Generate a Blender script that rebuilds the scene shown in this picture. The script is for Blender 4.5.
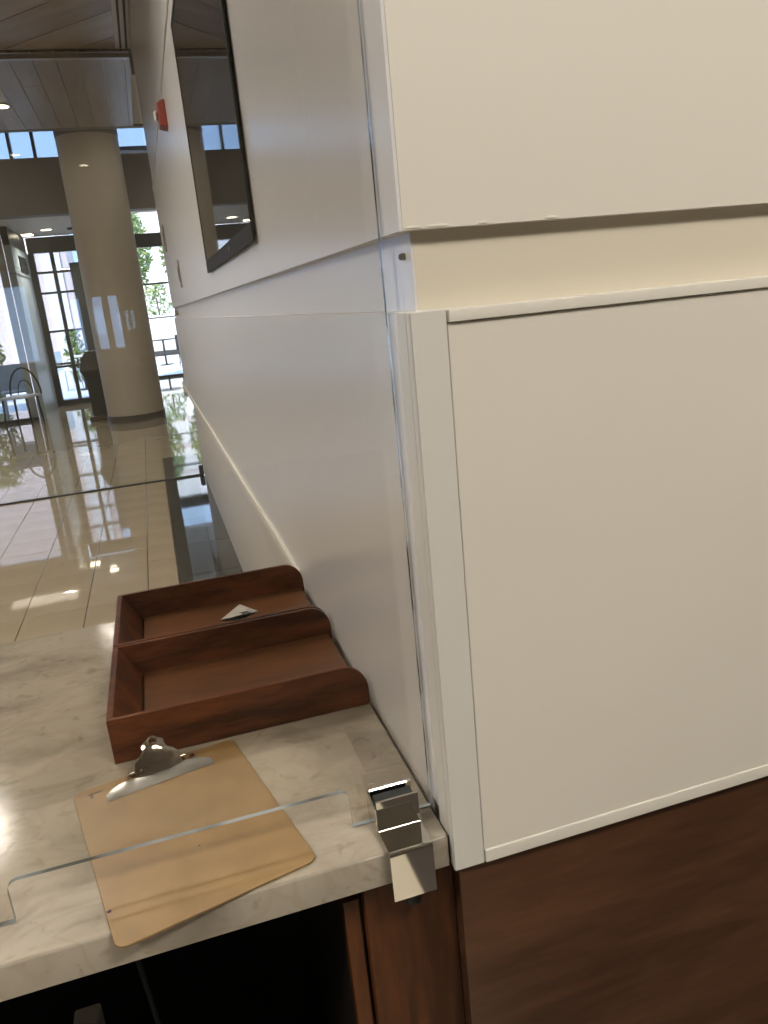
import bpy, bmesh, math, random
from mathutils import Matrix, Vector
random.seed(7)
for o in list(bpy.data.objects): bpy.data.objects.remove(o, do_unlink=True)
scene = bpy.context.scene
C = scene.collection

# ------------------------------------------------------------------ camera
cam_data = bpy.data.cameras.new('camera')
cam = bpy.data.objects.new('camera', cam_data); C.objects.link(cam)
cam_data.sensor_fit = 'VERTICAL'; cam_data.sensor_height = 24.0; cam_data.lens = 24.0*770/1024
cam_data.clip_start = 0.02; cam_data.clip_end = 300
Rw = Matrix(((0.9522, 0.1656, -0.2566), (-0.2906, 0.2331, -0.9280), (-0.0939, 0.9582, 0.2701)))
CZ = 1.374
cam.matrix_world = Matrix.Translation((0, 0, CZ)) @ Rw.to_quaternion().normalized().to_matrix().to_4x4()
scene.camera = cam

# ------------------------------------------------------------------ world, sun, exposure
w = bpy.data.worlds.new('sky'); scene.world = w; w.use_nodes = True
bg = w.node_tree.nodes['Background']
bg.inputs[0].default_value = (0.40, 0.60, 1.0, 1); bg.inputs[1].default_value = 4.2
sd = bpy.data.lights.new('sun', 'SUN'); sd.energy = 9.0; sd.angle = 0.01; sd.color = (1, .95, .86)
sun = bpy.data.objects.new('sun', sd); C.objects.link(sun); sun.rotation_euler = (math.radians(32), 0, math.radians(-25))
scene.view_settings.view_transform = 'Standard'; scene.view_settings.look = 'None'
scene.view_settings.gamma = 1; scene.view_settings.use_curve_mapping = False
scene.view_settings.exposure = 0.0

def added_ceiling_lamp(x, y, z, sx, sy, power, color):
    ld = bpy.data.lights.new('added_lamp_light', 'AREA'); ld.shape = 'RECTANGLE'; ld.size = sx; ld.size_y = sy
    ld.energy = power; ld.color = color
    lo = bpy.data.objects.new('added_lamp_light', ld); C.objects.link(lo); lo.location = (x, y, z)
    return lo
WARM = (1.0, .945, .87)
added_ceiling_lamp(1.15, -1.0, 3.31, 1.1, .55, 72, WARM)        # unseen staff side ceiling panel, right, added to light the front wall
added_ceiling_lamp(-2.5, -.6, 3.31, 1.1, .55, 84, WARM)        # unseen staff side ceiling panel, left, added as fill for the side wall

# ------------------------------------------------------------------ materials
def mat(name, col, rough=.5, metal=0, spec=.5, noise=None, bump=None, coat=0, emit=None):
    """noise=(scale xyz, detail, colour2, lo, hi) mixes a second colour in by object-space noise"""
    m = bpy.data.materials.new(name); m.use_nodes = True
    nt = m.node_tree; b = nt.nodes['Principled BSDF']
    b.inputs['Base Color'].default_value = (*col, 1); b.inputs['Roughness'].default_value = rough
    b.inputs['Metallic'].default_value = metal; b.inputs['Specular IOR Level'].default_value = spec
    if coat: b.inputs['Coat Weight'].default_value = coat; b.inputs['Coat Roughness'].default_value = .08
    if emit: b.inputs['Emission Color'].default_value = (*emit[0], 1); b.inputs['Emission Strength'].default_value = emit[1]
    if noise or bump:
        tc = nt.nodes.new('ShaderNodeTexCoord'); mp = nt.nodes.new('ShaderNodeMapping')
        nt.links.new(tc.outputs['Object'], mp.inputs['Vector'])
        nz = nt.nodes.new('ShaderNodeTexNoise'); nt.links.new(mp.outputs[0], nz.inputs['Vector'])
        if noise:
            mp.inputs['Scale'].default_value = noise[0]; nz.inputs['Scale'].default_value = 1; nz.inputs['Detail'].default_value = noise[1]
            rp = nt.nodes.new('ShaderNodeValToRGB'); nt.links.new(nz.outputs['Fac'], rp.inputs[0])
            rp.color_ramp.elements[0].position = noise[3]; rp.color_ramp.elements[1].position = noise[4]
            rp.color_ramp.elements[0].color = (*noise[2], 1); rp.color_ramp.elements[1].color = (*col, 1)
            nt.links.new(rp.outputs[0], b.inputs['Base Color'])
        if bump:
            n2 = nt.nodes.new('ShaderNodeTexNoise'); nt.links.new(tc.outputs['Object'], n2.inputs['Vector'])
            n2.inputs['Scale'].default_value = bump[0]; n2.inputs['Detail'].default_value = 3
            bp = nt.nodes.new('ShaderNodeBump'); bp.inputs['Strength'].default_value = bump[1]; bp.inputs['Distance'].default_value = bump[2]
            nt.links.new(n2.outputs['Fac'], bp.inputs['Height']); nt.links.new(bp.outputs[0], b.inputs['Normal'])
    return m

def wood(name, dark, light, scale, rough=.3, coat=0, seed=0.0, streak=(.33, .72), spec=.5):
    m = mat(name, light, rough, coat=coat, spec=spec)
    nt = m.node_tree; b = nt.nodes['Principled BSDF']
    tc = nt.nodes.new('ShaderNodeTexCoord'); mp = nt.nodes.new('ShaderNodeMapping')
    mp.inputs['Scale'].default_value = scale; mp.inputs['Location'].default_value = (seed, seed*.7, seed*.3)
    nt.links.new(tc.outputs['Object'], mp.inputs['Vector'])
    n1 = nt.nodes.new('ShaderNodeTexNoise'); n1.inputs['Scale'].default_value = 1; n1.inputs['Detail'].default_value = 5
    n1.inputs['Distortion'].default_value = .6
    n2 = nt.nodes.new('ShaderNodeTexNoise'); n2.inputs['Scale'].default_value = 7; n2.inputs['Detail'].default_value = 4
    for n in (n1, n2): nt.links.new(mp.outputs[0], n.inputs['Vector'])
    mx = nt.nodes.new('ShaderNodeMath'); mx.operation = 'MULTIPLY_ADD'; mx.inputs[1].default_value = .3
    nt.links.new(n2.outputs['Fac'], mx.inputs[0])
    m2 = nt.nodes.new('ShaderNodeMath'); m2.operation = 'MULTIPLY'; m2.inputs[1].default_value = .7
    nt.links.new(n1.outputs['Fac'], m2.inputs[0]); nt.links.new(m2.outputs[0], mx.inputs[2])
    rp = nt.nodes.new('ShaderNodeValToRGB'); nt.links.new(mx.outputs[0], rp.inputs[0])
    rp.color_ramp.elements[0].position = streak[0]; rp.color_ramp.elements[1].position = streak[1]
    rp.color_ramp.elements[0].color = (*dark, 1); rp.color_ramp.elements[1].color = (*light, 1)
    nt.links.new(rp.outputs[0], b.inputs['Base Color'])
    return m

def glass(name, tint, ior=1.5, rough=0.0, spec_col=(1, 1, 1)):
    m = bpy.data.materials.new(name); m.use_nodes = True; nt = m.node_tree
    for n in list(nt.nodes): nt.nodes.remove(n)
    out = nt.nodes.new('ShaderNodeOutputMaterial'); mx = nt.nodes.new('ShaderNodeMixShader')
    tr = nt.nodes.new('ShaderNodeBsdfTransparent'); gl = nt.nodes.new('ShaderNodeBsdfGlossy'); fr = nt.nodes.new('ShaderNodeFresnel')
    tr.inputs[0].default_value = (*tint, 1); gl.inputs['Color'].default_value = (*spec_col, 1); gl.inputs['Roughness'].default_value = rough
    fr.inputs['IOR'].default_value = ior
    # fresnel of the outside interface for both faces of the slab
    geo = nt.nodes.new('ShaderNodeNewGeometry'); inv = nt.nodes.new('ShaderNodeMix'); inv.data_type = 'FLOAT'
    inv.inputs[2].default_value = ior; inv.inputs[3].default_value = 1/ior
    nt.links.new(geo.outputs['Backfacing'], inv.inputs[0]); nt.links.new(inv.outputs[0], fr.inputs['IOR'])
    nt.links.new(fr.outputs[0], mx.inputs[0]); nt.links.new(tr.outputs[0], mx.inputs[1]); nt.links.new(gl.outputs[0], mx.inputs[2])
    nt.links.new(mx.outputs[0], out.inputs[0])
    return m

M = {}
M['panel'] = mat('cream_laminate', (.66, .625, .555), .35, noise=((3, 3, 3), 2, (.64, .605, .535), .3, .7))
M['block'] = mat('cream_paint', (.65, .615, .545), .55, bump=(60, .06, .002))
M['band'] = mat('yellow_cream_paint', (.60, .55, .445), .5)
M['rail'] = mat('white_trim', (.66, .63, .56), .4)
M['guard'] = mat('grey_white_trim', (.60, .58, .54), .35)
M['leftwall'] = mat('white_wall_laminate', (.64, .63, .63), .25)
M['leftlow'] = mat('white_lower_wall', (.60, .57, .53), .3)
M['plain'] = mat('plain_wall_paint', (.60, .55, .46), .7)
M['dwood'] = wood('dark_walnut_laminate', (.036, .0145, .0065), (.108, .046, .020), (1.8, 8, 13), .4, seed=3, streak=(.34, .66))
M['cwood'] = wood('cabinet_cherry', (.035, .011, .003), (.125, .040, .011), (14, 8, 2), .45, seed=1, streak=(.36, .66), spec=.25)
M['kwood'] = wood('knee_shade_wood', (.004, .002, .0015), (.010, .005, .003), (8, 8, 2), .5, seed=4)  # wood darkened to near black for the shade under the worktop
M['tray'] = wood('mahogany_tray', (.042, .014, .0055), (.155, .050, .018), (5, 26, 26), .32, seed=2, streak=(.36, .66), spec=.3)
M['traybase'] = wood('mahogany_tray_base', (.075, .029, .010), (.15, .060, .022), (5, 22, 22), .35, seed=5, spec=.35)
M['chrome'] = mat('polished_chrome', (.78, .76, .72), .04, 1)
M['steel'] = mat('worn_clip_steel', (.66, .63, .58), .12, 1)
M['steelflat'] = mat('dull_clip_steel', (.64, .63, .59), .30, 1)
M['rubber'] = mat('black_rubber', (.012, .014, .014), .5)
M['screw'] = mat('screw_steel', (.3, .28, .25), .4, 1)
M['blackgloss'] = mat('black_glossy_screen', (.012, .011, .010), .02, spec=.5)
M['bezel'] = mat('black_bezel', (.010, .010, .010), .6, spec=.15)
M['red'] = mat('red_alarm', (.26, .035, .022), .4)
M['lens'] = mat('clear_strobe_lens', (.75, .74, .70), .15)
M['plate'] = mat('steel_plate', (.34, .30, .25), .4, .6)
M['darkframe'] = mat('dark_bronze_frame', (.030, .032, .032), .4)
M['greendark'] = mat('dark_green_grey_metal', (.05, .065, .065), .4)
M['taupe'] = mat('dark_taupe_bulkhead', (.21, .19, .17), .6)
M['column'] = mat('tan_column_plaster', (.52, .45, .36), .55)
M['colbase'] = mat('dark_column_base', (.05, .042, .036), .3)
M['railmetal'] = mat('brushed_rail', (.32, .295, .265), .35, .7)
M['soffit'] = mat('pale_soffit', (.80, .76, .72), .6)
M['ceil'] = mat('white_ceiling', (.62, .59, .54), .8)
M['slot'] = mat('slot_dark', (.01, .01, .01), .6)
M['slotwhite'] = mat('slot_white', (.62, .60, .58), .5)
M['lamp'] = mat('lamp_diffuser', (.9, .88, .8), .5, emit=((1, .88, .68), 9))
M['lampsmall'] = mat('downlight_lens', (.9, .88, .8), .5, emit=((1, .88, .68), 14))
M['granite'] = mat('dark_granite', (.035, .036, .032), .03, noise=((40, 40, 40), 4, (.055, .056, .05), .4, .65))
M['grout'] = mat('dark_grout', (.10, .085, .065), .6)
M['staff_floor'] = mat('brown_staff_floor', (.03, .021, .015), .5)
M['beigemat'] = mat('beige_mat', (.50, .45, .36), .8)
M['paper'] = mat('white_paper', (.78, .76, .72), .7)
M['ink'] = mat('black_ink', (.02, .02, .025), .6)
M['stain'] = mat('purple_ink', (.03, .008, .02), .6)
M['whitechair'] = mat('white_plastic', (.80, .84, .86), .4)
M['blackmetal'] = mat('black_metal', (.015, .015, .015), .4)
M['brown'] = mat('brown_wood_base', (.10, .06, .04), .5)
M['pave'] = mat('pale_paving', (.72, .73, .76), .6, noise=((1.5, 1.5, 1), 3, (.60, .63, .70), .4, .6))
M['pink'] = mat('pink_stucco', (.72, .58, .54), .8)
M['white_stucco'] = mat('white_stucco', (.82, .78, .75), .8)
M['leaf'] = mat('leaf_green', (.12, .22, .05), .6, noise=((6, 6, 6), 2, (.22, .27, .07), .4, .6))
M['leafyellow'] = mat('leaf_yellow_green', (.22, .23, .06), .6, noise=((6, 6, 6), 2, (.12, .15, .05), .4, .6))
M['trunk'] = mat('tree_bark', (.16, .10, .07), .8)
M['sidepanel'] = mat('pale_blue_panel', (.50, .58, .62), .35)
M['guardglass'] = glass('acrylic_guard', (.955, .943, .915), 1.55)
M['guardedge'] = mat('acrylic_polished_edge', (.62, .70, .76), .12, .55, noise=((9, 9, 14), 2, (.10, .11, .11), .42, .60))  # patchy blue-grey stands in for light caught and mirrored in the edge
M['clearglass'] = glass('clear_glass', (.95, .96, .95), 1.45)
M['tintglass'] = glass('tinted_window_glass', (.74, .77, .80), 1.45)
M['darktint'] = glass('dark_tinted_glass', (.60, .63, .66), 1.45)

# marble for the worktop
def marble():
    m = mat('veined_quartz', (.60, .55, .46), .13, spec=.35); nt = m.node_tree; b = nt.nodes['Principled BSDF']
    tc = nt.nodes.new('ShaderNodeTexCoord')
    def nz(scale, det, dist, mapscale=(1, 1, 1), rz=0):
        mp = nt.nodes.new('ShaderNodeMapping'); mp.inputs['Scale'].default_value = mapscale; mp.inputs['Rotation'].default_value = (0, 0, rz)
        nt.links.new(tc.outputs['Object'], mp.inputs[0])
        n = nt.nodes.new('ShaderNodeTexNoise'); n.inputs['Scale'].default_value = scale; n.inputs['Detail'].default_value = det
        n.inputs['Distortion'].default_value = dist; nt.links.new(mp.outputs[0], n.inputs['Vector']); return n
    def ramp(src, stops):
        r = nt.nodes.new('ShaderNodeValToRGB'); nt.links.new(src, r.inputs[0]); e = r.color_ramp.elements
        while len(e) < len(stops): e.new(.5)
        for k, (p, c) in enumerate(stops): e[k].position = p; e[k].color = (*c, 1)
        return r
    cloud = ramp(nz(6, 5, .8, (1, 1.8, 1), .5).outputs['Fac'], [(.34, (.25, .217, .17)), (.50, (.325, .286, .228)), (.70, (.37, .325, .258))])
    v = ramp(nz(9, 6, 1.6, (1, 1.6, 1), .4).outputs['Fac'], [(.43, (1, 1, 1)), (.49, (.93, .90, .875)), (.56, (1, 1, 1))])
    sp = ramp(nz(38, 4, .5).outputs['Fac'], [(.30, (.80, .77, .73)), (.40, (1, 1, 1))])
    def mul(a, c):
        x = nt.nodes.new('ShaderNodeMix'); x.data_type = 'RGBA'; x.blend_type = 'MULTIPLY'; x.inputs[0].default_value = 1
        nt.links.new(a, x.inputs[6]); nt.links.new(c, x.inputs[7]); return x.outputs[2]
    nt.links.new(mul(mul(cloud.outputs[0], v.outputs[0]), sp.outputs[0]), b.inputs['Base Color'])
    return m
M['marble'] = marble()

# cardboard brown board
def hardboard():
    m = mat('brown_hardboard', (.33, .205, .082), .42); nt = m.node_tree; b = nt.nodes['Principled BSDF']
    tc = nt.nodes.new('ShaderNodeTexCoord')
    n = nt.nodes.new('ShaderNodeTexNoise'); n.inputs['Scale'].default_value = 16; n.inputs['Detail'].default_value = 6
    nt.links.new(tc.outputs['Object'], n.inputs['Vector'])
    r = nt.nodes.new('ShaderNodeValToRGB'); nt.links.new(n.outputs['Fac'], r.inputs[0]); e = r.color_ramp.elements
    e[0].position = .3; e[0].color = (.20, .122, .046, 1); e[1].position = .68; e[1].color = (.265, .165, .066, 1)
    nt.links.new(r.outputs[0], b.inputs['Base Color']); return m
M['board'] = hardboard()

# pale tile material (per-object variation)
def tile_mat(name, grid):
    m = mat(name, (.34, .28, .20), .03); nt = m.node_tree; b = nt.nodes['Principled BSDF']
    tc = nt.nodes.new('ShaderNodeTexCoord')
    n = nt.nodes.new('ShaderNodeTexNoise'); n.inputs['Scale'].default_value = 3; n.inputs['Detail'].default_value = 4
    nt.links.new(tc.outputs['Object'], n.inputs['Vector'])
    r = nt.nodes.new('ShaderNodeValToRGB'); nt.links.new(n.outputs['Fac'], r.inputs[0]); e = r.color_ramp.elements
    e[0].position = .3; e[0].color = (.32, .265, .185, 1); e[1].position = .7; e[1].color = (.365, .305, .22, 1)
    col = r.outputs[0]
    if grid:   # far floor: joints too fine to build, grid continues the built tiles
        br = nt.nodes.new('ShaderNodeTexBrick'); br.offset = 0; br.inputs['Scale'].default_value = 1
        br.inputs['Mortar Size'].default_value = .004; br.inputs['Brick Width'].default_value = .301; br.inputs['Row Height'].default_value = .305
        mp = nt.nodes.new('ShaderNodeMapping'); mp.inputs['Location'].default_value = (.21, .027, 0)
        nt.links.new(tc.outputs['Object'], mp.inputs[0]); nt.links.new(mp.outputs[0], br.inputs['Vector'])
        br.inputs['Mortar'].default_value = (.2, .165, .12, 1); nt.links.new(col, br.inputs['Color1']); nt.links.new(col, br.inputs['Color2'])
        col = br.outputs['Color']
    nt.links.new(col, b.inputs['Base Color']); return m
M['tile'] = tile_mat('cream_floor_tile', False)
M['tilefar'] = tile_mat('cream_floor_far', True)
M['plank'] = wood('ceiling_wood_plank', (.21, .155, .105), (.36, .275, .195), (1.2, 9, 9), .38, seed=6)

# ------------------------------------------------------------------ mesh helpers
def box(bm, x0, x1, y0, y1, z0, z1, bev=0, seg=2):
    vs = [bm.verts.new(p) for p in ((x0,y0,z0),(x1,y0,z0),(x1,y1,z0),(x0,y1,z0),(x0,y0,z1),(x1,y0,z1),(x1,y1,z1),(x0,y1,z1))]
    fs = [bm.faces.new([vs[i] for i in f]) for f in ((3,2,1,0),(4,5,6,7),(0,1,5,4),(1,2,6,5),(2,3,7,6),(3,0,4,7))]
    if bev:
        es = list({e for f in fs for e in f.edges})
        bmesh.ops.bevel(bm, geom=es, offset=bev, segments=seg, affect='EDGES', clamp_overlap=True)
    return bm
def cyl(bm, p0, p1, r0, r1=None, n=16, caps=True):
    r1 = r0 if r1 is None else r1; p0 = Vector(p0); p1 = Vector(p1); d = (p1-p0).normalized()
    a = d.orthogonal().normalized(); b = d.cross(a)
    A = [bm.verts.new(p0+(a*math.cos(2*math.pi*k/n)+b*math.sin(2*math.pi*k/n))*r0) for k in range(n)]
    B = [bm.verts.new(p1+(a*math.cos(2*math.pi*k/n)+b*math.sin(2*math.pi*k/n))*r1) for k in range(n)]
    for k in range(n): bm.faces.new((A[k], A[(k+1) % n], B[(k+1) % n], B[k]))
    if caps: bm.faces.new(A[::-1]); bm.faces.new(B)
    return bm
def tube(bm, pts, r, n=8):
    pts = [Vector(p) for p in pts]; prev = None; ref = None
    for i, p in enumerate(pts):
        d = (pts[min(i+1, len(pts)-1)]-pts[max(i-1, 0)]).normalized()
        a = (ref - d*ref.dot(d)).normalized() if ref else d.orthogonal().normalized()
        ref = a; b = d.cross(a)
        ring = [bm.verts.new(p+(a*math.cos(2*math.pi*k/n)+b*math.sin(2*math.pi*k/n))*r) for k in range(n)]
        if prev:
            for k in range(n): bm.faces.new((prev[k], prev[(k+1) % n], ring[(k+1) % n], ring[k]))
        else: bm.faces.new(ring[::-1])
        prev = ring
    bm.faces.new(prev); return bm
def prism(bm, poly, axis, a0, a1):
    """extrude a 2-D polygon along axis ('x': poly=(y,z), 'y': (x,z), 'z': (x,y))"""
    def P(q, a): return {'x': (a, q[0], q[1]), 'y': (q[0], a, q[1]), 'z': (q[0], q[1], a)}[axis]
    A = [bm.verts.new(P(q, a0)) for q in poly]; B = [bm.verts.new(P(q, a1)) for q in poly]; n = len(poly)
    bm.faces.new(A); bm.faces.new(B[::-1])
    for k in range(n): bm.faces.new((A[(k+1) % n], A[k], B[k], B[(k+1) % n]))
    bmesh.ops.recalc_face_normals(bm, faces=bm.faces[:])
    return bm
def obj(name, bm, m, parent=None, smooth=False, origin=None, bevel=0):
    me = bpy.data.meshes.new(name)
    if origin is not None: bmesh.ops.translate(bm, verts=bm.verts, vec=-Vector(origin))
    bm.normal_update()
    bm.to_mesh(me); bm.free()
    for x in (m if isinstance(m, (list, tuple)) else [m]): me.materials.append(x)
    if smooth:
        for p in me.polygons: p.use_smooth = True
        try: me.set_sharp_from_angle(angle=math.radians(38))
        except Exception: pass
    o = bpy.data.objects.new(name, me); C.objects.link(o)
    if origin is not None: o.location = origin
    if parent: attach(o, parent)
    if bevel:
        md = o.modifiers.new('bevel', 'BEVEL'); md.width = bevel; md.segments = 2; md.limit_method = 'ANGLE'; md.harden_normals = smooth
    return o
def attach(o, p):
    o.parent = p
    # parents are never rotated at build time; keep world placement
    o.location = Vector(o.location) - p.matrix_basis.translation if p.type == 'EMPTY' else o.location
def bx(name, x0, x1, y0, y1, z0, z1, m, parent=None, bev=0, local=False):
    o = obj(name, box(bmesh.new(), x0, x1, y0, y1, z0, z1, bev), m, parent)
    if bev:      # flat faces stay flat, only the rounded edges shade smoothly
        for p in o.data.polygons: p.use_smooth = True
        wn = o.modifiers.new('weighted', 'WEIGHTED_NORMAL'); wn.keep_sharp = False
    return o
def thing(name, label, cat, loc=(0, 0, 0), group=None):
    o = bpy.data.objects.new(name, None); C.objects.link(o); o.location = loc; o.empty_display_size = .05
    o['label'] = label; o['category'] = cat
    if group: o['group'] = group
    return o
def tag(o, label, cat, group=None, kind=None):
    o['label'] = label; o['category'] = cat
    if group: o['group'] = group
    if kind: o['kind'] = kind
    return o
def struct(o, label=None, cat=None):
    o['kind'] = 'structure'
    if label: o['label'] = label
    if cat: o['category'] = cat
    return o
def dup(root, loc, rz=None, label=None, group=None):
    r = root.copy(); C.objects.link(r); r.location = loc
    if rz is not None: r.rotation_euler = (0, 0, rz)
    if label: r['label'] = label
    if group: r['group'] = group
    for ch in list(root.children):
        c = ch.copy(); C.objects.link(c); c.parent = r
        for g in ch.children:
            d = g.copy(); C.objects.link(d); d.parent = c
    return r

WX = .248            # face of the white wall that runs away from the counter
LOWX = .292          # set-back lower part of that wall
WEND = 6.83          # where the wall ends, at the glass partition
CH = 3.35            # ceiling height
TOP = .751           # worktop height

# ------------------------------------------------------------------ floor
floor = struct(bx('floor', -6.5, 4.0, -5.2, 15.0, -.25, -.011, M['grout']), 'polished cream tile floor of the lobby', 'floor')
bx('far_floor', -6.5, 4.0, 8.01, 15.0, -.0109, 0, M['tilefar'], floor)
bx('far_floor', -6.5, -.047, 6.90, 8.009, -.0109, 0, M['tilefar'], floor)
bx('side_floor', .30, 4.0, 6.90, 8.009, -.0109, 0, M['tilefar'], floor)
bx('staff_floor', -6.5, 4.0, -5.2, .80, -.0109, 0, M['staff_floor'], floor)
bx('knee_shade_floor', -6.5, 4.0, .801, 1.60, -.0109, 0, M['rubber'], floor)  # near-black strip, shade of the knee space put into the floor colour
TX, TY = .3008, .305
tile_meshes = {}
def tile(x0, x1, y0, y1, m):
    k = (round(x1-x0, 3), round(y1-y0, 3), m.name)
    if k not in tile_meshes:
        b = bmesh.new(); wx, wy = x1-x0, y1-y0; g = .0019; h = .0013; c = .0012
        z = [(-.0109, 0), (-.0012, 0), (0, c)]
        rings = []
        for zz, ins in z:
            rings.append([b.verts.new((sx*(wx/2-g-ins), sy*(wy/2-h-ins), zz)) for sx, sy in ((-1,-1),(1,-1),(1,1),(-1,1))])
        for a, d in zip(rings, rings[1:]):
            for i in range(4): b.faces.new((a[i], a[(i+1) % 4], d[(i+1) % 4], d[i]))
        b.faces.new(rings[-1])
        me = bpy.data.meshes.new('floor_tile'); b.normal_update(); b.to_mesh(me); b.free(); me.materials.append(m); tile_meshes[k] = me
    o = bpy.data.objects.new('floor_tile', tile_meshes[k]); C.objects.link(o); o.parent = floor
    o.location = ((x0+x1)/2, (y0+y1)/2, random.uniform(-.0003, .0003))
    o.rotation_euler = (random.uniform(-.0006, .0006), random.uniform(-.0006, .0006), 0)
XE = [-.21-TX*k for k in range(0, 13)]
rows = [2.413+TY*k for k in range(-2, 15)]
for r0 in rows:
    r1 = min(r0+TY, 6.84)
    if r1 - r0 < .05: continue
    tile(-.21, -.047, r0, r1, M['tile'])
    for k in range(12): tile(XE[k+1], XE[k], r0, r1, M['tile'])
b_y = 1.7
while b_y < 7.9:
    e = min(b_y+.61, 8.005)
    tile(-.042, .298, b_y, e, M['granite']); b_y = e

# ------------------------------------------------------------------ ceilings
ceiling = struct(bx('ceiling', -6.5, 4.0, -5.2, 9.35, CH+.02, CH+.25, M['ceil']), 'wood planked lobby ceiling', 'ceiling')
bx('plain_ceiling', -6.5, 4.0, -5.2, 2.95, CH-.004, CH+.019, M['ceil'], ceiling)
def clip(poly, x0, x1, y0, y1):
    for ax, lim, s in ((0, x0, 1), (0, x1, -1), (1, y0, 1), (1, y1, -1)):
        out = []
        for i in range(len(poly)):
            a, b = poly[i-1], poly[i]; ia = s*(a[ax]-lim) >= 0; ib = s*(b[ax]-lim) >= 0
            if ia != ib:
                t = (lim-a[ax])/(b[ax]-a[ax]); out.append((a[0]+t*(b[0]-a[0]), a[1]+t*(b[1]-a[1])))
            if ib: out.append(b)
        poly = out
        if len(poly) < 3: return None
    return poly
def plank(poly, zoff, ang):
    cx = sum(p[0] for p in poly)/len(poly); cy = sum(p[1] for p in poly)/len(poly)
    ca, sa = math.cos(-ang), math.sin(-ang)
    loc = [((p[0]-cx)*ca-(p[1]-cy)*sa, (p[0]-cx)*sa+(p[1]-cy)*ca) for p in poly]
    o = obj('ceiling_plank', prism(bmesh.new(), loc, 'z', 0, .018), plank_mats[random.randrange(3)], ceiling)
    o.location = (cx, cy, CH+zoff); o.rotation_euler = (0, 0, ang)
plank_mats = [M['plank'], wood('ceiling_wood_plank_b', (.185, .135, .092), (.32, .245, .172), (1.2, 9, 9), .38, seed=11),
              wood('ceiling_wood_plank_c', (.235, .18, .125), (.385, .30, .21), (1.2, 9, 9), .38, seed=17)]
s2 = math.sqrt(.5); pw = .18
for k in range(-6, 40):      # near side: diagonal boards
    c0 = Vector((-3.2, 3.0)) + Vector((s2, s2))*pw*k
    d = Vector((s2, -s2)); n = Vector((s2, s2))
    q = [c0+d*-9+n*.002, c0+d*9+n*.002, c0+d*9+n*(pw-.002), c0+d*-9+n*(pw-.002)]
    pc = clip([(v.x, v.y) for v in q], -3.2, .14, 3.0, 6.80)
    if pc: plank(pc, random.uniform(-.001, .001), -math.pi/4)
x = -3.2
while x < .24:               # beyond the glass: boards along the hall
    e = min(x+.17, .243)
    cut = 7.2+random.random()*1.6
    for ya, yb in ((6.88, cut), (cut, 9.34)):
        plank([(x+.002, ya+.001), (e-.002, ya+.001), (e-.002, yb-.001), (x+.002, yb-.001)], random.uniform(-.001, .001), math.pi/2)
    x = e
bx('side_ceiling', .45, 4.0, 2.96, 9.34, CH-.004, CH+.019, M['ceil'], ceiling)
bx('side_ceiling', -6.5, -3.21, 2.96, 9.34, CH-.004, CH+.019, M['ceil'], ceiling)
sl = thing('slot_diffuser', 'white ceiling slot diffuser with two black slots along the wall', 'vent', (.19, 5.0, CH))
bx('diffuser_frame', .142, .246, 3.0, 6.80, CH-.002, CH+.018, M['slotwhite'], sl)
bx('slot', .170, .186, 3.0, 6.79, CH-.006, CH-.0021, M['slot'], sl)
bx('slot', .212, .228, 3.0, 6.79, CH-.006, CH-.0021, M['slot'], sl)
uc = struct(bx('ceiling', -6.5, 4.0, 9.36, 12.3, 4.3, 4.45, M['taupe']), 'dark high ceiling over the lobby entrance', 'ceiling')
bx('ceiling_step', -6.5, 4.0, 9.36, 9.45, CH, 4.29, M['taupe'], uc)

# ------------------------------------------------------------------ the white wall with its two clad faces
wall = struct(bx('wall_right', .300, 4.0, .775, 6.80, 0, CH, M['plain']), 'white panelled wall beside the counter', 'wall')
# recessed band, upper cladding
bx('recess_band', .2645, 4.0, .754, .80, 1.345, 1.46, M['band'], wall)
bx('recess_side', .262, .2995, .7545, WEND-.01, 1.346, 1.459, M['leftwall'], wall)
bx('upper_front_panel', WX+.003, 4.0, .742, .80, 1.431, CH-.01, M['block'], wall, bev=.0004)
bx('upper_corner_strip', WX-.0005, WX+.0029, .7425, .80, 1.431, CH-.01, M['leftwall'], wall)
bx('upper_side_panel', WX, .299, .8005, 1.095, 1.431, 2.349, M['leftwall'], wall, bev=.0006)
bx('upper_side_panel', WX, .299, 1.0962, 4.2, 1.431, 2.349, M['leftwall'], wall, bev=.0006)
bx('upper_side_panel', WX, .299, 4.2015, WEND, 1.431, 2.349, M['leftwall'], wall, bev=.0006)
bx('top_side_panel', WX+.004, .299, .8005, WEND, 2.3515, CH-.01, M['leftwall'], wall, bev=.0006)
bx('joint_bead', WX-.006, WX+.004, .8005, WEND, 2.346, 2.356, M['leftwall'], wall)
# lower side face
bx('lower_side_panel', WX, .299, .774, WEND, .762, 1.356, M['leftwall'], wall, bev=.001)
bx('ledge_trim', WX-.009, WX+.01, 1.662, WEND, .757, .787, M['rail'], wall, bev=.002)
bx('lower_wall', LOWX, .30, 1.70, WEND, 0, .757, M['leftlow'], wall)
bx('counter_side_wall', WX+.002, .299, .80, 1.66, 0, .7615, M['leftlow'], wall)
# corner guard: two legs of an angle
bx('corner_guard', .246, .2845, .728, .7415, .706, 1.3555, M['guard'], wall, bev=.0012)
bx('corner_guard_side', .246, .299, .742, .772, .706, 1.3555, M['guard'], wall, bev=.001)
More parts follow.
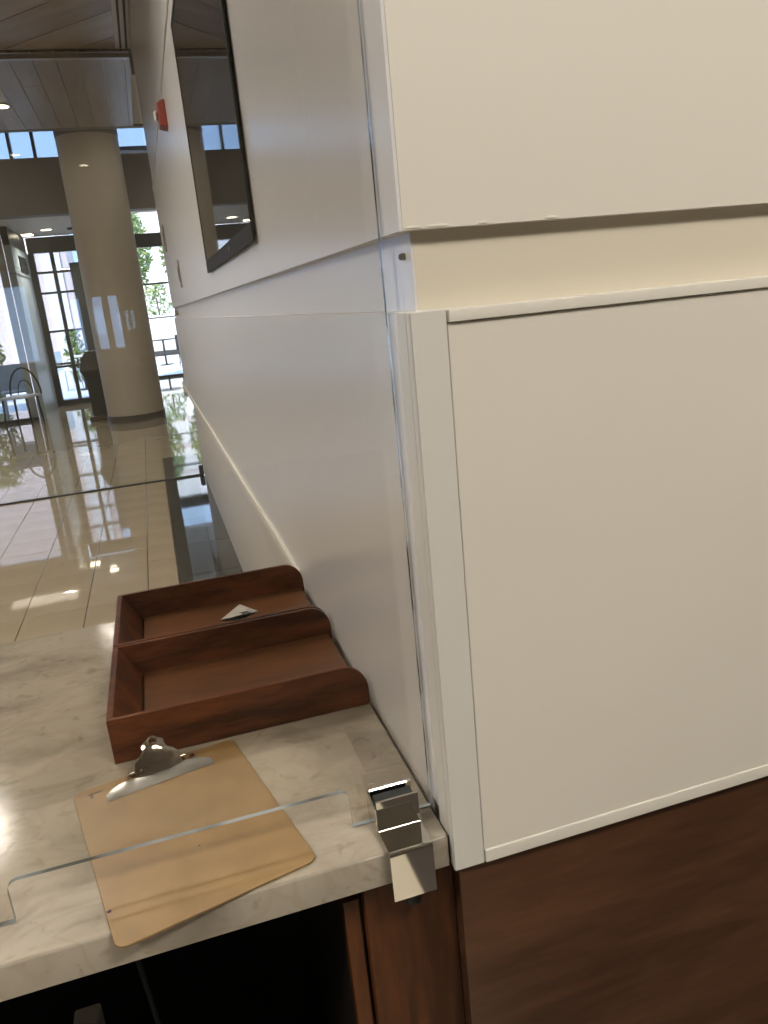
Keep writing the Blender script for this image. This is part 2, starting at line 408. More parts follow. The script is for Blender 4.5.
# front face
bx('front_panel', .285, 4.0, .7294, .775, .724, 1.341, M['panel'], wall)
bx('top_rail', .2855, 4.0, .7262, .775, 1.3415, 1.3545, M['rail'], wall, bev=.0012)
bx('bottom_rail', .2855, 4.0, .7272, .775, .706, .7235, M['rail'], wall, bev=.001)
bx('wood_panel', .254, 4.0, .738, .775, .02, .7045, M['dwood'], wall, bev=.001)
b = bmesh.new(); cyl(b, (.262, .775, 1.409), (.257, .775, 1.409), .0035, n=10); cyl(b, (.257, .775, 1.409), (.2555, .775, 1.409), .0022, n=8)
obj('screw', b, M['screw'], wall, smooth=True)
# chipped edge of the upper block: little paint blisters
for cx_, ww in ((.262, .010), (.287, .014), (.335, .006), (.41, .008)):
    b = bmesh.new(); bmesh.ops.create_icosphere(b, subdivisions=2, radius=1)
    for v in b.verts: v.co = Vector((cx_+v.co.x*ww, .7422+v.co.y*.0011, 1.4335+v.co.z*.0016))
    obj('paint_chip', b, M['block'], wall, smooth=True)

# ------------------------------------------------------------------ shell behind the camera and out of frame
wl = struct(bx('wall_left', -6.7, -6.5, -5.2, 15.0, 0, 4.3, M['plain']), 'plain far side wall of the lobby', 'wall')
wr = struct(bx('wall_side', 4.0, 4.2, -5.2, 15.0, 0, 4.3, M['plain']), 'plain outer wall', 'wall')
wb = struct(bx('wall_back', -6.7, -1.06, -5.4, -5.2, 0, CH+.2, M['plain']), 'wall with narrow window strips behind the counter', 'wall')
edges = [-1.06, -.84, -.55, -.465, -.375, -.295, -.25, -.175]
for k in range(0, 8, 2):
    x0, x1 = edges[k], edges[k+1]
    xn = edges[k+2] if k < 6 else 4.2
    bx('wall_pier', x1, xn, -5.4, -5.2, 0, CH+.2, M['plain'], wb)
    zl, zh = (1.12, 1.71) if k == 0 else (1.16, 1.58)
    bx('wall_sill', x0, x1, -5.4, -5.2, 0, zl, M['plain'], wb)
    bx('wall_lintel', x0, x1, -5.4, -5.2, zh, CH+.2, M['plain'], wb)
    bx('pane', x0, x1, -5.31, -5.30, zl, zh, M['clearglass'], wb)

# added, unseen ceiling lamps whose light is set at the top
for lx, ly in ((1.15, -1.0), (-2.5, -.6)):
    t = thing('added_ceiling_light', 'unseen square-edged ceiling light panel added over the staff side', 'lamp', (lx, ly, CH), 'added staff side ceiling lights')
    bx('light_frame', lx-.62, lx+.62, ly-.345, ly+.345, CH-.02, CH-.0045, M['slotwhite'], t)
    bx('diffuser', lx-.57, lx+.57, ly-.295, ly+.295, CH-.026, CH-.0205, M['lamp'], t)

def downlight(x, y, z, r, power, label, group=None):
    t = thing('downlight', label, 'lamp', (x, y, z), group)
    b = bmesh.new(); cyl(b, (x, y, z-.012), (x, y, z-.001), r*1.25, r*1.25, 24); obj('trim_ring', b, M['slotwhite'], t, smooth=True)
    b = bmesh.new(); cyl(b, (x, y, z-.016), (x, y, z-.0121), r, r, 24); obj('lens', b, M['lampsmall'], t, smooth=True)
    ld = bpy.data.lights.new('downlight_glow', 'SPOT'); ld.energy = power; ld.color = WARM; ld.spot_size = math.radians(150); ld.spot_blend = .8; ld.shadow_soft_size = r
    lo = bpy.data.objects.new('downlight_glow', ld); C.objects.link(lo); lo.location = (x, y, z-.02)
for x, y in ((-.90, 8.35), (-1.55, 5.07), (-2.6, 8.35), (-3.0, 5.07), (-1.1, 3.2), (-2.6, 2.2), (-4.4, 6.5), (-.40, 2.35)):  # some unseen ones added for fill, the last to lift counter and wall
    downlight(x, y, CH, .055, 100 if y == 2.35 else 180, 'round recessed downlight in the wood planked ceiling, from a partly added set', 'downlights in the wood ceiling')

for x, y in ((-1.9, 10.4), (.75, 10.2)):  # unseen lamps added to brighten the column and bulkhead
    downlight(x, y, 4.30, .09, 110, 'unseen round downlight added in the dark high ceiling to light the column', 'added downlights in the dark high ceiling')
# ------------------------------------------------------------------ counter
ct = bx('countertop', -2.6, .2455, .738, 1.662, .706, TOP, M['marble'], bev=.003)
tag(ct, 'veined pale stone worktop of the reception counter', 'counter')
cabs = thing('counter_cabinet', 'dark cherry cabinet under the stone worktop beside the wall', 'cabinet', (.19, .9, 0))
bx('face_panel', .1375, .2535, .760, .778, .02, .7045, M['cwood'], cabs, bev=.001)
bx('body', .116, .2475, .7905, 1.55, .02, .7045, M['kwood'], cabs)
bx('side_edge', .1135, .1335, .772, .79, .02, .670, M['cwood'], cabs, bev=.0008)
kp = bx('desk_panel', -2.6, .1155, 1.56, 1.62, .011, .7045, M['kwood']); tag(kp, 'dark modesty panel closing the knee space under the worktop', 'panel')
# things stored under the worktop
pb = thing('paper_box', 'pale box standing in the dark knee space under the counter', 'box', (-.25, 1.30, 0))
b = bmesh.new(); box(b, -.36, -.31, 1.27, 1.38, 0.001, .06, .003); obj('box_body', b, M['paper'], pb, smooth=True)
b = bmesh.new(); tube(b, [(-.135, 1.0, .70), (-.15, 1.02, .6), (-.17, 1.05, .5), (-.18, 1.1, .4), (-.17, 1.12, .2), (-.16, 1.12, .006), (-.10, 1.12, .006)], .005)
tag(obj('cable', b, M['rubber'], smooth=True), 'black cable hanging under the counter', 'cable')

tag(bx('reflected_mat', -.9, .41, -.62, .55, .0005, .012, M['beigemat'], bev=.004), 'unseen beige mat added on the staff floor for the clamp to reflect', 'mat')  # out of view, added so the chrome clamp mirrors a pale patch
# ------------------------------------------------------------------ sneeze guard
GY0, GY1 = .797, .803
def guard_outline():
    zt = .8035; r = .012
    pts = [(-2.4, .7525), (-.243, .7525)]
    pts += [(-.243+r*(1-math.cos(a)), zt-r+r*math.sin(a)) for a in [math.pi/2*k/5 for k in range(6)]]
    pts += [(.1425-r+r*math.sin(a), zt-r+r*math.cos(a)) for a in [math.pi/2*k/5 for k in range(6)]]
    pts += [(.1425, .7525), (.2445, .7525), (.2445, 2.3), (-2.4, 2.3)]
    return pts
b = prism(bmesh.new(), guard_outline(), 'y', GY0, GY1)
for f in b.faces: f.material_index = 0 if abs(f.normal.y) > .9 else 1
g = obj('sneeze_guard', b, [M['guardglass'], M['guardedge']])
tag(g, 'clear acrylic sneeze guard with pass-through cutout standing on the counter', 'screen')

# chrome clamp
cl = thing('guard_clamp', 'shiny chrome clamp holding the acrylic guard to the counter edge', 'clamp', (.197, .77, TOP))
def sheet(path, th, x0, x1, name, m, parent):
    L, Rr = [], []
    for i, p in enumerate(path):
        a = Vector(path[max(i-1, 0)]); c = Vector(path[min(i+1, len(path)-1)]); d = (c-a).normalized(); n = Vector((-d.y, d.x))*th/2
        L.append(tuple(Vector(p)+n)); Rr.append(tuple(Vector(p)-n))
    return obj(name, prism(bmesh.new(), L+Rr[::-1], 'x', x0, x1), m, parent, bevel=.0006)
def arc(cy, cz, r, a0, a1, n=5): return [(cy+r*math.cos(math.radians(a0+(a1-a0)*k/n)), cz+r*math.sin(math.radians(a0+(a1-a0)*k/n))) for k in range(n+1)]
# outer strap: up in front of the guard, along the worktop, down over its edge
path = [(.7675, .7995), (.7675, .7605)] + arc(.7655, .7605, .002, 0, -90, 3) + arc(.7275, .7555, .003, 90, 180, 4) + [(.7245, .6945)]
sheet(path, .0030, .167, .2195, 'front_strap', M['chrome'], cl)
path = [(.8055, .7545), (.8055, .7905)] + arc(.8035, .7905, .0022, 0, 150, 5)
sheet(path, .0030, .1685, .2225, 'back_plate', M['chrome'], cl)
bx('spacer', .1700, .2180, .7700, .7966, .7545, .7900, M['rubber'], cl, bev=.0008)
bx('side_cheek', .1650, .1667, .766, .808, .7535, .792, M['chrome'], cl, bev=.0004)
b = bmesh.new(); cyl(b, (.196, .748, .704), (.196, .748, .668), .0045, n=12); cyl(b, (.196, .748, .692), (.196, .748, .668), .008, .0105, 14); obj('tightening_screw', b, M['rubber'], cl, smooth=True)
bx('lower_jaw', .172, .216, .7262, .7585, .6955, .6985, M['chrome'], cl, bev=.0006)

# ------------------------------------------------------------------ letter trays
def letter_tray(y0, y1, label):
    x0, x1 = -.147, .2445; h = .0715; z0 = TOP+.0006; t = .009
    T = thing('letter_tray', label, 'tray', ((x0+x1)/2, (y0+y1)/2, TOP), 'wooden letter trays on the counter')
    def side(ya, yb):
        r = .040; zt = z0+h
        poly = [(x0, z0), (x1-.004, z0)] + [(x1, z0+.004), (x1, z0+.012)]
        poly += [(x1-r+r*math.cos(a), zt-r*1.15+r*1.15*math.sin(a)) for a in [math.pi/2*k/8 for k in range(1, 9)]]
        poly += [(x0, zt)]
        return obj('side_board', prism(bmesh.new(), poly, 'y', ya, yb), M['tray'], T, smooth=True, bevel=.0015)
    side(y0+.0008, y0+t); side(y1-t, y1-.0008)
    obj('end_board', prism(bmesh.new(), [(x0, z0), (x0+.044, z0), (x0+.040, z0+.016), (x0+.009, z0+h), (x0, z0+h)], 'y', y0+t+.0002, y1-t-.0002), M['tray'], T, bevel=.0008)
    bx('base_board', x0+.0445, x1-.008, y0+t+.0002, y1-t-.0002, z0+.006, z0+.014, M['traybase'], T)
    return T
letter_tray(1.0735, 1.3465, 'empty dark mahogany letter tray, the one next to the clipboard')
letter_tray(1.3480, 1.6210, 'dark mahogany letter tray holding a small white slip of paper')
b = bmesh.new()
vs = [b.verts.new(p) for p in ((.049, 1.512, .7665), (.083, 1.487, .7665), (.128, 1.520, .7665), (.095, 1.560, .7740))]
b.faces.new(vs); bmesh.ops.solidify(b, geom=b.faces[:], thickness=.0004)
pp = obj('paper_slip', b, M['paper']); tag(pp, 'small folded white slip of paper lying in the wooden tray', 'paper')
b = bmesh.new()
for k in range(3):
    a0 = Vector((.090+.004*k, 1.521-.006*k, .7642)); box(b, a0.x, a0.x+.018, a0.y, a0.y+.003, .7692-.0006*k, .7696-.0006*k)
obj('printed_lines', b, M['ink'], pp)

# ------------------------------------------------------------------ clipboard
cb = thing('clipboard', 'worn brown hardboard clipboard with a metal clip on the counter', 'clipboard', (-.0555, .8875, TOP))
W2, H2, BT = .1145, .158, .0032
def rrect(wx, wy, r, n=6):
    p = []
    for cx, cy, a in ((wx-r, wy-r, 0), (-wx+r, wy-r, 90), (-wx+r, -wy+r, 180), (wx-r, -wy+r, 270)):
        p += [(cx+r*math.cos(math.radians(a+90*k/n)), cy+r*math.sin(math.radians(a+90*k/n))) for k in range(n+1)]
    return p
def part(name, b, m, parent=None, **k):
    o = obj(name, b, m, None, **k); o.parent = parent or cb; return o
bd = part('board', prism(bmesh.new(), rrect(W2, H2, .013), 'z', .0006, .0006+BT), M['board'], smooth=True, bevel=.0008)
Z = .0006+BT
# wear and ink on the board
def blot(name, cx, cy, rx, ry, m, seed):
    random.seed(seed); n = 14; b = bmesh.new()
    b.faces.new([b.verts.new((cx+rx*math.cos(2*math.pi*k/n)*random.uniform(.75, 1.2), cy+ry*math.sin(2*math.pi*k/n)*random.uniform(.75, 1.2), Z+.00025)) for k in range(n)])
    o = obj(name, b, m); o.parent = bd; return o
blot('ink_spot', -.1105, -.098, .0028, .0026, M['stain'], 1)
blot('ink_spot', .004, -.052, .0012, .0011, M['ink'], 2)
blot('gouge', -.086, .142, .011, .0022, M['brown'], 3).rotation_euler = (0, 0, 0)
blot('gouge', -.092, .138, .0022, .007, M['brown'], 4)
# clip jaw: long flat strip with rounded ends, arched across its short side
b = bmesh.new(); box(b, -.040, .040, .128, .152, Z+.0002, Z+.0016, .0005); clp = part('clip', b, M['steel'])
def clip_part(name, b, m, **k):
    o = obj(name, b, m, None, **k); o.parent = clp; return o
b = bmesh.new(); cols = []
N = 28
for i in range(N+1):
    u = -.0755+.148*i/N
    e = max(0.0, 1-(min(1,abs(u+.0015)/.0742))**5); v0 = .1085; prof = []
    for j, (v, z) in enumerate(((0, .0012), (.004, .0030), (.010, .0052), (.016, .0080), (.021, .0092))):
        vv = v0 + v if j < 1 else v0+v*(.45+.55*e)
        prof.append(b.verts.new((u, vv, Z+z*(.5+.5*e))))
    cols.append(prof)
for a, c in zip(cols, cols[1:]):
    for j in range(4): b.faces.new((a[j], c[j], c[j+1], a[j+1]))
bmesh.ops.solidify(b, geom=b.faces[:], thickness=.0012)
clip_part('jaw', b, M['steelflat'], smooth=True)
# lever: arched housing that rises towards the top edge, narrowing to a round end with a hanging hole
def lever_w(t): # half width along the lever
    return .0345 if t < .10 else (.0345-.004*((t-.10)/.28) if t < .38 else (.0305-.0150*(.5-.5*math.cos(min(1,(t-.38)/.34)*math.pi))))
b = bmesh.new(); rowsv = []; NT, NU = 22, 12
for i in range(NT+1):
    t = i/NT; s = t*.058
    y = .1235 + s*.50; z = Z+.0085 + s*.72 + .007*math.sin(t*math.pi)
    hw = lever_w(t)
    if t > .86: hw *= math.sqrt(max(.0, 1-((t-.86)/.145)**2))
    row = []
    for j in range(NU+1):
        q = -1+2*j/NU; dip = (q*q)*.0105*(1-t*.55)
        row.append(b.verts.new((hw*q, y-.0*dip, z-dip)))
    rowsv.append(row)
for i in range(NT):
    for j in range(NU):
        t = (i+.5)/NT; q = -1+2*(j+.5)/NU
        if ((t-.79)/.075)**2 + (q/.36)**2 < 1: continue      # hanging hole
        b.faces.new((rowsv[i][j], rowsv[i][j+1], rowsv[i+1][j+1], rowsv[i+1][j]))
for v in [v for v in b.verts if not v.link_faces]: b.verts.remove(v)
bmesh.ops.solidify(b, geom=b.faces[:], thickness=.0011)
clip_part('lever', b, M['steel'], smooth=True)
b = bmesh.new(); tube(b, [(math.cos(a)*.0062, .1235+.046*.50-.002+math.sin(a)*.0036, Z+.0085+.046*.72+.0052+math.sin(a)*.0050) for a in [2*math.pi*k/18 for k in range(19)]], .0011, 6)
clip_part('hole_rim', b, M['steel'], smooth=True)
b = bmesh.new()
tube(b, [(-.024+.048*k/96, .139+.0042*math.cos(k*.9), Z+.0085+.0042*math.sin(k*.9)) for k in range(97)], .0008, 5); clip_part('spring', b, M['steel'], smooth=True)
for sx in (-1, 1):
    b = bmesh.new(); prism(b, [(.126, Z+.0016), (.150, Z+.0016), (.148, Z+.012), (.141, Z+.016), (.133, Z+.012)], 'x', sx*.032-.0006, sx*.032+.0006); clip_part('hinge_lug', b, M['steel'])
b = bmesh.new(); cyl(b, (-.040, .141, Z+.0105), (.040, .141, Z+.0105), .0022, n=10); clip_part('hinge_pin', b, M['steel'], smooth=True)
b = bmesh.new(); prism(b, [(-.046, Z+.0080), (-.034, Z+.0092), (-.043, Z+.0175)], 'y', .1255, .1268); clip_part('stop_tab', b, M['steel'])
b = bmesh.new(); cyl(b, (.050, .1440, Z+.0002), (.050, .1440, Z+.0035), .0052, .0040, 14); clip_part('rivet', b, M['steel'], smooth=True)
cb.rotation_euler = (0, 0, math.radians(12.3))

# ------------------------------------------------------------------ things on the side wall
tv = thing('wall_television', 'black glossy television screen mounted flat on the white wall', 'television', (.23, 2.07, 1.49))
ty0, ty1, tz0, tz1 = 1.648, 2.83, 1.502, 2.262
bx('housing', .2435, .2475, ty0+.01, ty1-.01, tz0+.01, tz1-.01, M['bezel'], tv, bev=.004)
bx('screen', .2395, .2433, ty0+.018, ty1-.018, tz0+.040, tz1-.018, M['blackgloss'], tv)
bx('lower_bezel', .238, .2433, ty0, ty1, tz0, tz0+.0395, M['bezel'], tv, bev=.002)
bx('upper_bezel', .238, .2433, ty0, ty1, tz1-.0175, tz1, M['bezel'], tv, bev=.002)
for ya in (ty0, ty1-.0175): bx('side_bezel', .238, .2433, ya, ya+.0175, tz0+.04, tz1-.018, M['bezel'], tv, bev=.002)
b = bmesh.new(); cyl(b, (.2379, 2.08, tz0+.02), (.2365, 2.08, tz0+.02), .006, n=12); obj('badge', b, M['screw'], tv, smooth=True)
fa = thing('fire_alarm', 'red fire alarm strobe with clear lens high on the white wall', 'alarm', (.247, 3.95, 2.15))
b = bmesh.new(); prism(b, [(.2475, 2.175), (.212, 2.185), (.212, 2.275), (.2475, 2.290)], 'y', 3.83, 3.93); 
bmesh.ops.recalc_face_normals(b, faces=b.faces[:]); 
for v in b.verts: pass
obj('alarm_body', b, M['red'], fa, bevel=.004)
bx('strobe_lens', .194, .2118, 3.86, 3.90, 2.21, 2.25, M['lens'], fa, bev=.006)
def plate(y, z, hy, hz, label, nm, group=None):
    t = thing(nm, label, 'switch', (.247, y, z))
    bx('cover_plate', .2405, .2478, y-hy, y+hy, z-hz, z+hz, M['plate'], t, bev=.0015)
    bx('rocker', .2365, .2404, y-hy*.3, y+hy*.3, z-hz*.5, z+hz*.5, M['screw'], t, bev=.001)
    b = bmesh.new(); cyl(b, (.2405, y, z-hz*.8), (.2385, y, z-hz*.8), .005, n=8); obj('plate_screw', b, M['screw'], t)
plate(4.80, 1.60, .045, .075, 'small steel switch plate on the wall below the television', 'switch_plate')
plate(6.10, 1.915, .025, .09, 'narrow steel reader plate near the end of the white wall', 'reader_plate')
b = bmesh.new(); cyl(b, (.261, 6.2, 1.39), (.235, 6.2, 1.39), .018, n=12); tag(obj('wall_stop', b, M['plate'], smooth=True), 'small round metal stop in the wall groove by the glass partition', 'door stop')

# ------------------------------------------------------------------ glass partition
gp = thing('glass_partition', 'floor to ceiling frameless glass partition with dark top rail', 'partition', (-1.5, 6.85, 0))
bx('pane', -3.2, .24, 6.857, 6.869, .012, 3.29, M['clearglass'], gp)
bx('top_rail', -3.2, .262, 6.840, 6.880, 3.298, 3.333, M['railmetal'], gp, bev=.002)
bx('wall_bracket', .228, .2515, 6.790, 6.829, 3.165, 3.335, M['railmetal'], gp, bev=.002)
bx('floor_track', -3.2, .285, 6.848, 6.880, -.010, .012, M['darkframe'], gp)
bx('patch_fitting', .250, .29, 6.834, 6.89, .0125, .09, M['darkframe'], gp, bev=.002)

# ------------------------------------------------------------------ column
col = thing('round_column', 'thick round tan column with dark base band beyond the glass', 'column', (-.31, 11.6, 0))
b = bmesh.new(); cyl(b, (-.31, 11.6, .10), (-.31, 11.6, 4.29), .39, n=48); obj('shaft', b, M['column'], col, smooth=True)
b = bmesh.new(); cyl(b, (-.31, 11.6, .001), (-.31, 11.6, .0995), .402, n=48); obj('base_band', b, M['colbase'], col, smooth=True)
b = bmesh.new(); cyl(b, (-.31, 11.6, 3.70), (-.31, 11.6, 4.28), .396, n=48); obj('column_shade_band', b, M['taupe'], col, smooth=True)  # taupe sleeve stands in for the shadow at the column top
bs = thing('covered_stand', 'black draped stand on a low brown base beside the column', 'stand', (-.83, 11.9, 0))
b = bmesh.new()
secs = [(.075, -.92, -.69, 11.95, 12.2), (.35, -.925, -.69, 11.95, 12.2), (.62, -.93, -.69, 11.95, 12.2), (.74, -.99, -.69, 11.93, 12.22), (.84, -.96, -.69, 11.95, 12.2), (.97, -.90, -.70, 11.99, 12.17), (1.0, -.87, -.72, 12.01, 12.15)]
pr = None
for z, xa, xb, ya, yb in secs:
    r = [b.verts.new(p) for p in ((xa, ya, z), (xb, ya, z), (xb, yb, z), (xa, yb, z))]
    if pr:
        for i in range(4): b.faces.new((pr[i], pr[(i+1) % 4], r[(i+1) % 4], r[i]))
    else: b.faces.new(r[::-1])
    pr = r
b.faces.new(pr); obj('black_cover', b, M['rubber'], bs, bevel=.02)
bx('stand_base', -.97, -.69, 11.92, 12.24, .001, .0745, M['brown'], bs, bev=.01)

# ------------------------------------------------------------------ entrance: bulkhead, soffit, storefront
wf = struct(bx('wall_front', -6.5, 4.0, 12.05, 12.30, 2.86, 3.56, M['taupe']), 'dark taupe bulkhead above the entrance', 'wall')
bx('lintel', -6.5, 4.0, 12.05, 12.30, 3.98, 4.3, M['taupe'], wf)
cw = struct(bx('window_1', -6.5, 4.0, 12.16, 12.17, 3.56, 3.98, M['darktint']), 'clerestory window strip above the dark bulkhead', 'window')
for x in (-3.2, -1.9, -1.32, -1.02, -.02, 1.6): bx('mullion', x-.02, x+.02, 12.10, 12.22, 3.56, 3.98, M['darkframe'], cw)
bx('sill', -6.5, 4.0, 12.09, 12.22, 3.56, 3.585, M['railmetal'], cw)
sf = struct(bx('ceiling', -6.5, -.30, 12.31, 14.9, 2.87, 2.95, M['soffit']), 'pale soffit with downlights inside the entrance', 'ceiling')
struct(bx('ceiling', -.29, 4.0, 12.31, 18.9, 3.665, 3.72, M['soffit']), 'pale raised ceiling inside the entrance', 'ceiling')
downlight(-1.22, 13.85, 2.87, .075, 160, 'round white downlight in the pale entrance soffit, beside a dark detector')
t = thing('downlight', 'square warm downlight in the soffit corner by the side wall', 'lamp', (-1.66, 13.9, 2.87))
bx('trim_ring', -1.67, -1.47, 14.25, 14.55, 2.858, 2.8695, M['slotwhite'], t); bx('lens', -1.65, -1.49, 14.28, 14.52, 2.852, 2.8575, M['lampsmall'], t)
b = bmesh.new(); cyl(b, (-.84, 13.9, 2.84), (-.84, 13.9, 2.8695), .07, .08, 16); tag(obj('smoke_detector', b, M['blackmetal'], smooth=True), 'dark round detector on the pale entrance soffit', 'detector')
# storefront frames
FY = 15.0
sw = struct(bx('window_2', -1.68, -.30, FY-.06, FY+.06, 2.61, 2.865, M['darkframe']), 'dark framed glass storefront of the entrance', 'window')
def mull(x0, x1, z0, z1, m=None, nm='mullion', p=None): return bx(nm, x0, x1, FY-.05, FY+.05, z0, z1, m or M['darkframe'], p or sw)
mull(-1.72, -1.60, 0, 2.609); mull(-1.345, -1.285, .0, 2.609)
mull(-1.06, -.80, 0, 2.42, M['greendark'], 'door_stile')
mull(-.36, -.30, 0, 3.72)
for z in (2.29, 1.95, 1.30, .69):
    for xa, xb in ((-1.60, -1.345), (-1.285, -1.06)): mull(xa, xb, z-.018, z+.018, None, 'transom')
mull(-1.60, -1.345, 0, .10, None, 'bottom_rail'); mull(-1.285, -1.06, 0, .1, None, 'bottom_rail')
for xa, xb in ((-1.60, -1.345), (-1.285, -1.06), (-.80, -.36)): bx('pane', xa, xb, FY-.005, FY+.005, 0.1, 2.609, M['tintglass'], sw)
bx('pane', -1.06, -.80, FY-.005, FY+.005, 2.42, 2.609, M['tintglass'], sw)
bx('door_push_bar', -1.60, -1.345, FY-.09, FY-.06, .72, .76, M['chrome'], sw)
RY = 19.0
def rbar(nm, x0, x1, z0, z1, m=None): return bx(nm, x0, x1, RY-.05, RY+.05, z0, z1, m or M['darkframe'], rw)
rw = struct(bx('window_3', -.29, 4.0, RY-.06, RY+.06, 2.90, 3.19, M['darkframe']), 'tall window by the patio with dark frame', 'window')
rbar('head', -.29, 4.0, 3.64, 3.72, M['taupe'])
for x in (-.05, 1.5, 2.8):
    rbar('mullion', x-.03, x+.03, 0, 2.899); rbar('mullion', x-.03, x+.03, 3.191, 3.639)
for xa, xb in ((-.29, -.08), (-.02, 1.47), (1.53, 2.77), (2.83, 4.0)):
    rbar('transom', xa, xb, 2.09, 2.13); rbar('transom', xa, xb, 1.345, 1.375, M['railmetal']); rbar('bottom_rail', xa, xb, 0, .05)
    bx('pane', xa, xb, RY-.005, RY+.005, .051, 2.899, M['clearglass'], rw); bx('pane', xa, xb, RY-.005, RY+.005, 3.191, 3.639, M['clearglass'], rw)
rt = struct(bx('wall_entrance', -.36, -.30, 15.07, 18.94, 0, 3.72, M['plain']), 'plain side wall of the deep window bay', 'wall')
bx('bay_wall', 4.0, 4.2, 15.0, 19.1, 0, 3.72, M['plain'], rt)
bx('bay_floor', -.29, 4.0, 15.001, 19.0, -.02, 0, M['tilefar'], rt)
# side return at the left with pale panel, and storefront further left
sr = struct(bx('wall_return', -1.80, -1.70, 13.15, 14.93, 0, 2.30, M['sidepanel']), 'pale side return of the entrance', 'wall')  # pale blue colour stands in for reflections in a glass door
bx('upper_return', -1.80, -1.70, 13.15, 14.93, 2.61, 2.869, M['darkframe'], sr)
bx('light_band', -1.80, -1.695, 13.15, 14.93, 2.301, 2.609, M['sidepanel'], sr)
bx('trim_strip', -1.80, -1.69, 13.15, 14.93, 2.615, 2.632, M['railmetal'], sr)
bx('dark_vent', -1.6945, -1.68, 13.75, 14.55, 2.26, 2.50, M['bezel'], sr)
bx('trim_strip', -1.80, -1.69, 13.15, 14.93, 2.19, 2.21, M['railmetal'], sr)
lw = struct(bx('window_4', -6.5, -1.81, 13.1, 13.2, 2.25, 2.869, M['column']), 'storefront with a tan head beside the entrance', 'window')
bx('band', -6.5, -1.81, 13.08, 13.0995, 2.33, 2.47, M['sidepanel'], lw)
for x in (-1.86, -2.9, -4.4): bx('mullion', x-.05, x+.05, 13.11, 13.19, 0, 2.249, M['sidepanel'], lw)
bx('pane', -6.5, -1.91, 13.145, 13.155, 0.05, 2.249, M['tintglass'], lw)
bx('bottom_rail', -6.5, -1.81, 13.11, 13.19, 0, .05, M['darkframe'], lw)
b = bmesh.new(); cyl(b, (-1.93, 12.5, 0.001), (-1.93, 12.5, 2.86), .17, n=32); 
# ------------------------------------------------------------------ furniture and planting outside
b.free()
pv = struct(bx('ground', -30, 30, 19.07, 70, -.25, -.005, M['pave']), 'pale paving outside the entrance', 'ground')
bx('paving', -30, -.37, 15.07, 19.069, -.25, -.005, M['pave'], pv)
bx('paving', -30, -1.81, 13.21, 15.069, -.25, -.005, M['pave'], pv)
def leaves(name, cx, cy, z0, z1, rx, n, size, m, parent, seed):
    random.seed(seed); b = bmesh.new()
    for _ in range(n):
        a = random.random()*6.283; t = random.random(); zz = z0+(z1-z0)*t
        rr = rx*math.sqrt(random.random())*(.55+.45*math.sin(math.pi*min(1, max(.08, t))))
        p = Vector((cx+rr*math.cos(a), cy+rr*math.sin(a), zz)); d = Vector((random.uniform(-1, 1), random.uniform(-1, 1), random.uniform(-.4, 1))).normalized()
        s = d.orthogonal().normalized(); L = size*random.uniform(.6, 1.3)
        b.faces.new([b.verts.new(q) for q in (p-d*L, p+s*L*.4, p+d*L, p-s*L*.4)])
    o = obj(name, b, m, parent); o['kind'] = 'stuff'; return o
def bush(x, y, h, r, m, label, seed, n=700):
    t = thing('shrub', label, 'shrub', (x, y, 0)); leaves('foliage', x, y, .05, h, r, n, .09, m, t, seed)
    b = bmesh.new(); tube(b, [(x, y, 0.0), (x+.03, y, h*.5), (x, y+.03, h*.8)], .03, 6); obj('stem', b, M['trunk'], t, smooth=True)
def tree(x, y, h, r, label, seed):
    t = thing('tree', label, 'tree', (x, y, 0)); b = bmesh.new()
    tube(b, [(x, y, -.004), (x+.05, y, h*.3), (x-.05, y, h*.55), (x, y, h*.8)], .14, 10)
    obj('trunk', b, M['trunk'], t, smooth=True)
    leaves('crown', x, y, h*.5, h, r, 1600, .13, M['leaf'], t, seed)
fw = struct(bx('wall_patio', -1.0, 8.0, 30.0, 30.3, .0, 1.42, M['white_stucco']), 'low pale patio wall', 'wall')
bx('kerb', -1.0, 8.0, 29.7, 29.99, -.004, .18, M['darkframe'], fw)
bush(.60, 31.2, 2.6, .6, M['leaf'], 'bushy green shrub behind the low patio wall', 1)
bush(2.0, 31.4, 2.2, .7, M['leafyellow'], 'yellow green shrub behind the low patio wall', 2)
bush(-.75, 31.3, 2.4, .6, M['leafyellow'], 'pale shrub behind the patio wall, hidden in part by the column', 3)
tree(-.1, 33.5, 5.5, .9, 'tree with brown trunk beyond the patio wall, left in the window', 4)
tree(2.0, 34.6, 5.2, .95, 'tree with brown trunk beyond the patio wall near the white wall end', 5)
far = thing('building', 'pink and white stucco building across from the entrance', 'building', (-4, 27, 0))
bx('pink_wall', -7.5, -2.72, 27, 30, -.004, 6, M['pink'], far)
bx('white_pilaster', -2.71, -2.15, 26.9, 30, -.004, 6, M['white_stucco'], far)
bx('pink_wall', -2.14, -1.95, 27, 30, -.004, 6, M['pink'], far)
cb2 = thing('building', 'tall cream brick building far behind the patio trees', 'building', (4, 44, 0))
bx('brick_wall', -2.0, 14, 44, 47, -.004, 9, M['white_stucco'], cb2)
for zz in (2.6, 4.1, 5.6, 7.1): bx('string_course', -2.0, 14, 43.93, 43.999, zz, zz+.18, M['pink'], cb2)
bush(-3.35, 17.5, 1.75, .55, M['leafyellow'], 'yellow green hedge shrub outside the left storefront', 6, 900)
bush(-4.75, 17.9, 1.9, .6, M['leaf'], 'dark green shrub outside beside the yellow hedge', 7, 900)
bush(-1.75, 21.0, 1.25, .25, M['leaf'], 'small potted shrub seen through the entrance glass', 8, 300)

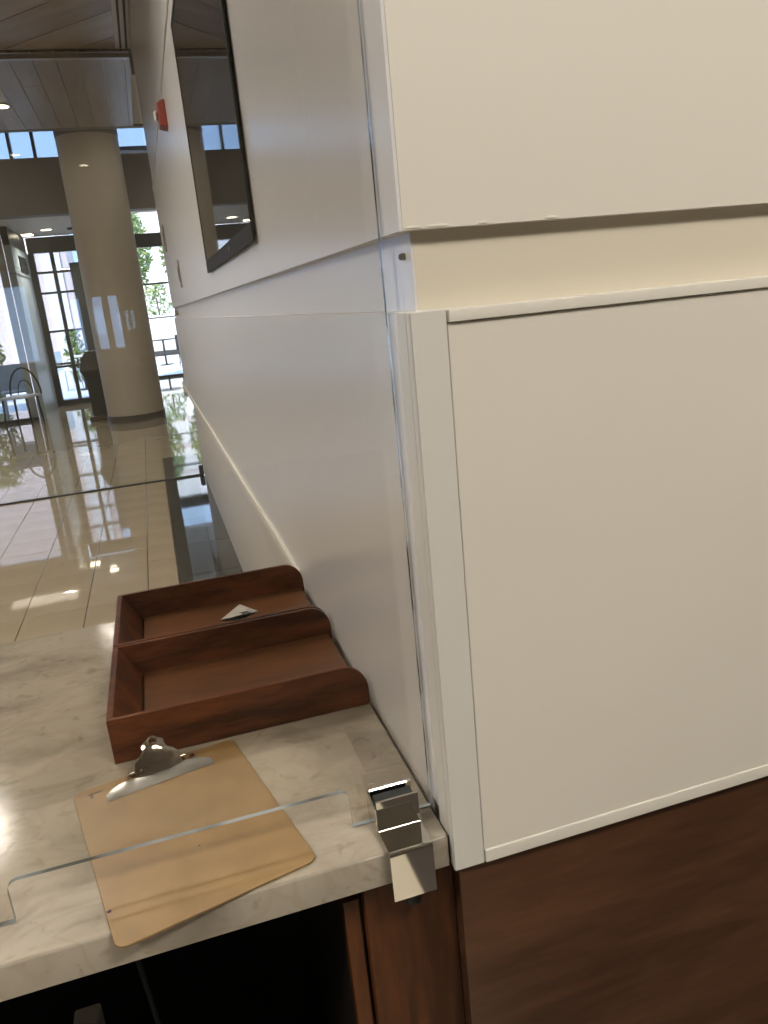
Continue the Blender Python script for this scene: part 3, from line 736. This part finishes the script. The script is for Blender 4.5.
def chair(x, y, rz, m, label, arc_back=False):
    t = thing('patio_chair', label, 'chair', (x, y, 0))
    def P(nm, b, mm=m, **k):
        o = obj(nm, b, mm, None, **k); o.parent = t; return o
    P('seat', box(bmesh.new(), -.22, .22, -.21, .21, .42, .45, .01), smooth=True)
    if arc_back:
        b = bmesh.new(); tube(b, [(.24*math.cos(a), .20, .44+.40*math.sin(a)) for a in [math.pi*k/14 for k in range(15)]], .014, 6); P('backrest', b, M['blackmetal'], smooth=True)
        b = bmesh.new(); tube(b, [(.12*math.cos(a), .20, .44+.22*math.sin(a)) for a in [math.pi*k/10 for k in range(11)]], .008, 6); P('inner_hoop', b, M['blackmetal'], smooth=True)
    else: P('backrest', box(bmesh.new(), -.22, .22, .19, .225, .451, .86, .012), smooth=True)
    for sx in (-1, 1):
        for sy in (-1, 1):
            b = bmesh.new(); cyl(b, (sx*.20, sy*.18, 0.001), (sx*.18, sy*.16, .42), .014, .018, 8); P('leg', b, M['blackmetal'] if arc_back else m, smooth=True)
    t.rotation_euler = (0, 0, rz); return t
def table(x, y, h, r, m, label):
    t = thing('cafe_table', label, 'table', (x, y, 0))
    for nm, a0, a1, r0 in (('table_top', h-.03, h, r), ('pedestal', .0205, h-.0305, .03), ('base', .001, .02, r*.55)):
        b = bmesh.new(); cyl(b, (0, 0, a0), (0, 0, a1), r0, n=24); o = obj(nm, b, m if nm == 'table_top' else M['blackmetal'], None, smooth=True); o.parent = t
chair(-2.15, 13.75, .2, M['whitechair'], 'pale plastic chair with straight back outside the storefront')
chair(-1.93, 12.55, -.35, M['whitechair'], 'chair with a black hoop back and pale seat by the entrance', True)
table(-1.42, 18.2, .74, .28, M['whitechair'], 'white round cafe table outside seen through the entrance glass')
chair(-1.75, 18.4, 1.2, M['whitechair'], 'white plastic chair beside the white cafe table outside')
table(.45, 24.0, .74, .35, M['blackmetal'], 'dark round patio table beyond the tall window')
chair(1.05, 22.5, .6, M['blackmetal'], 'black patio chair standing beyond the tall window')
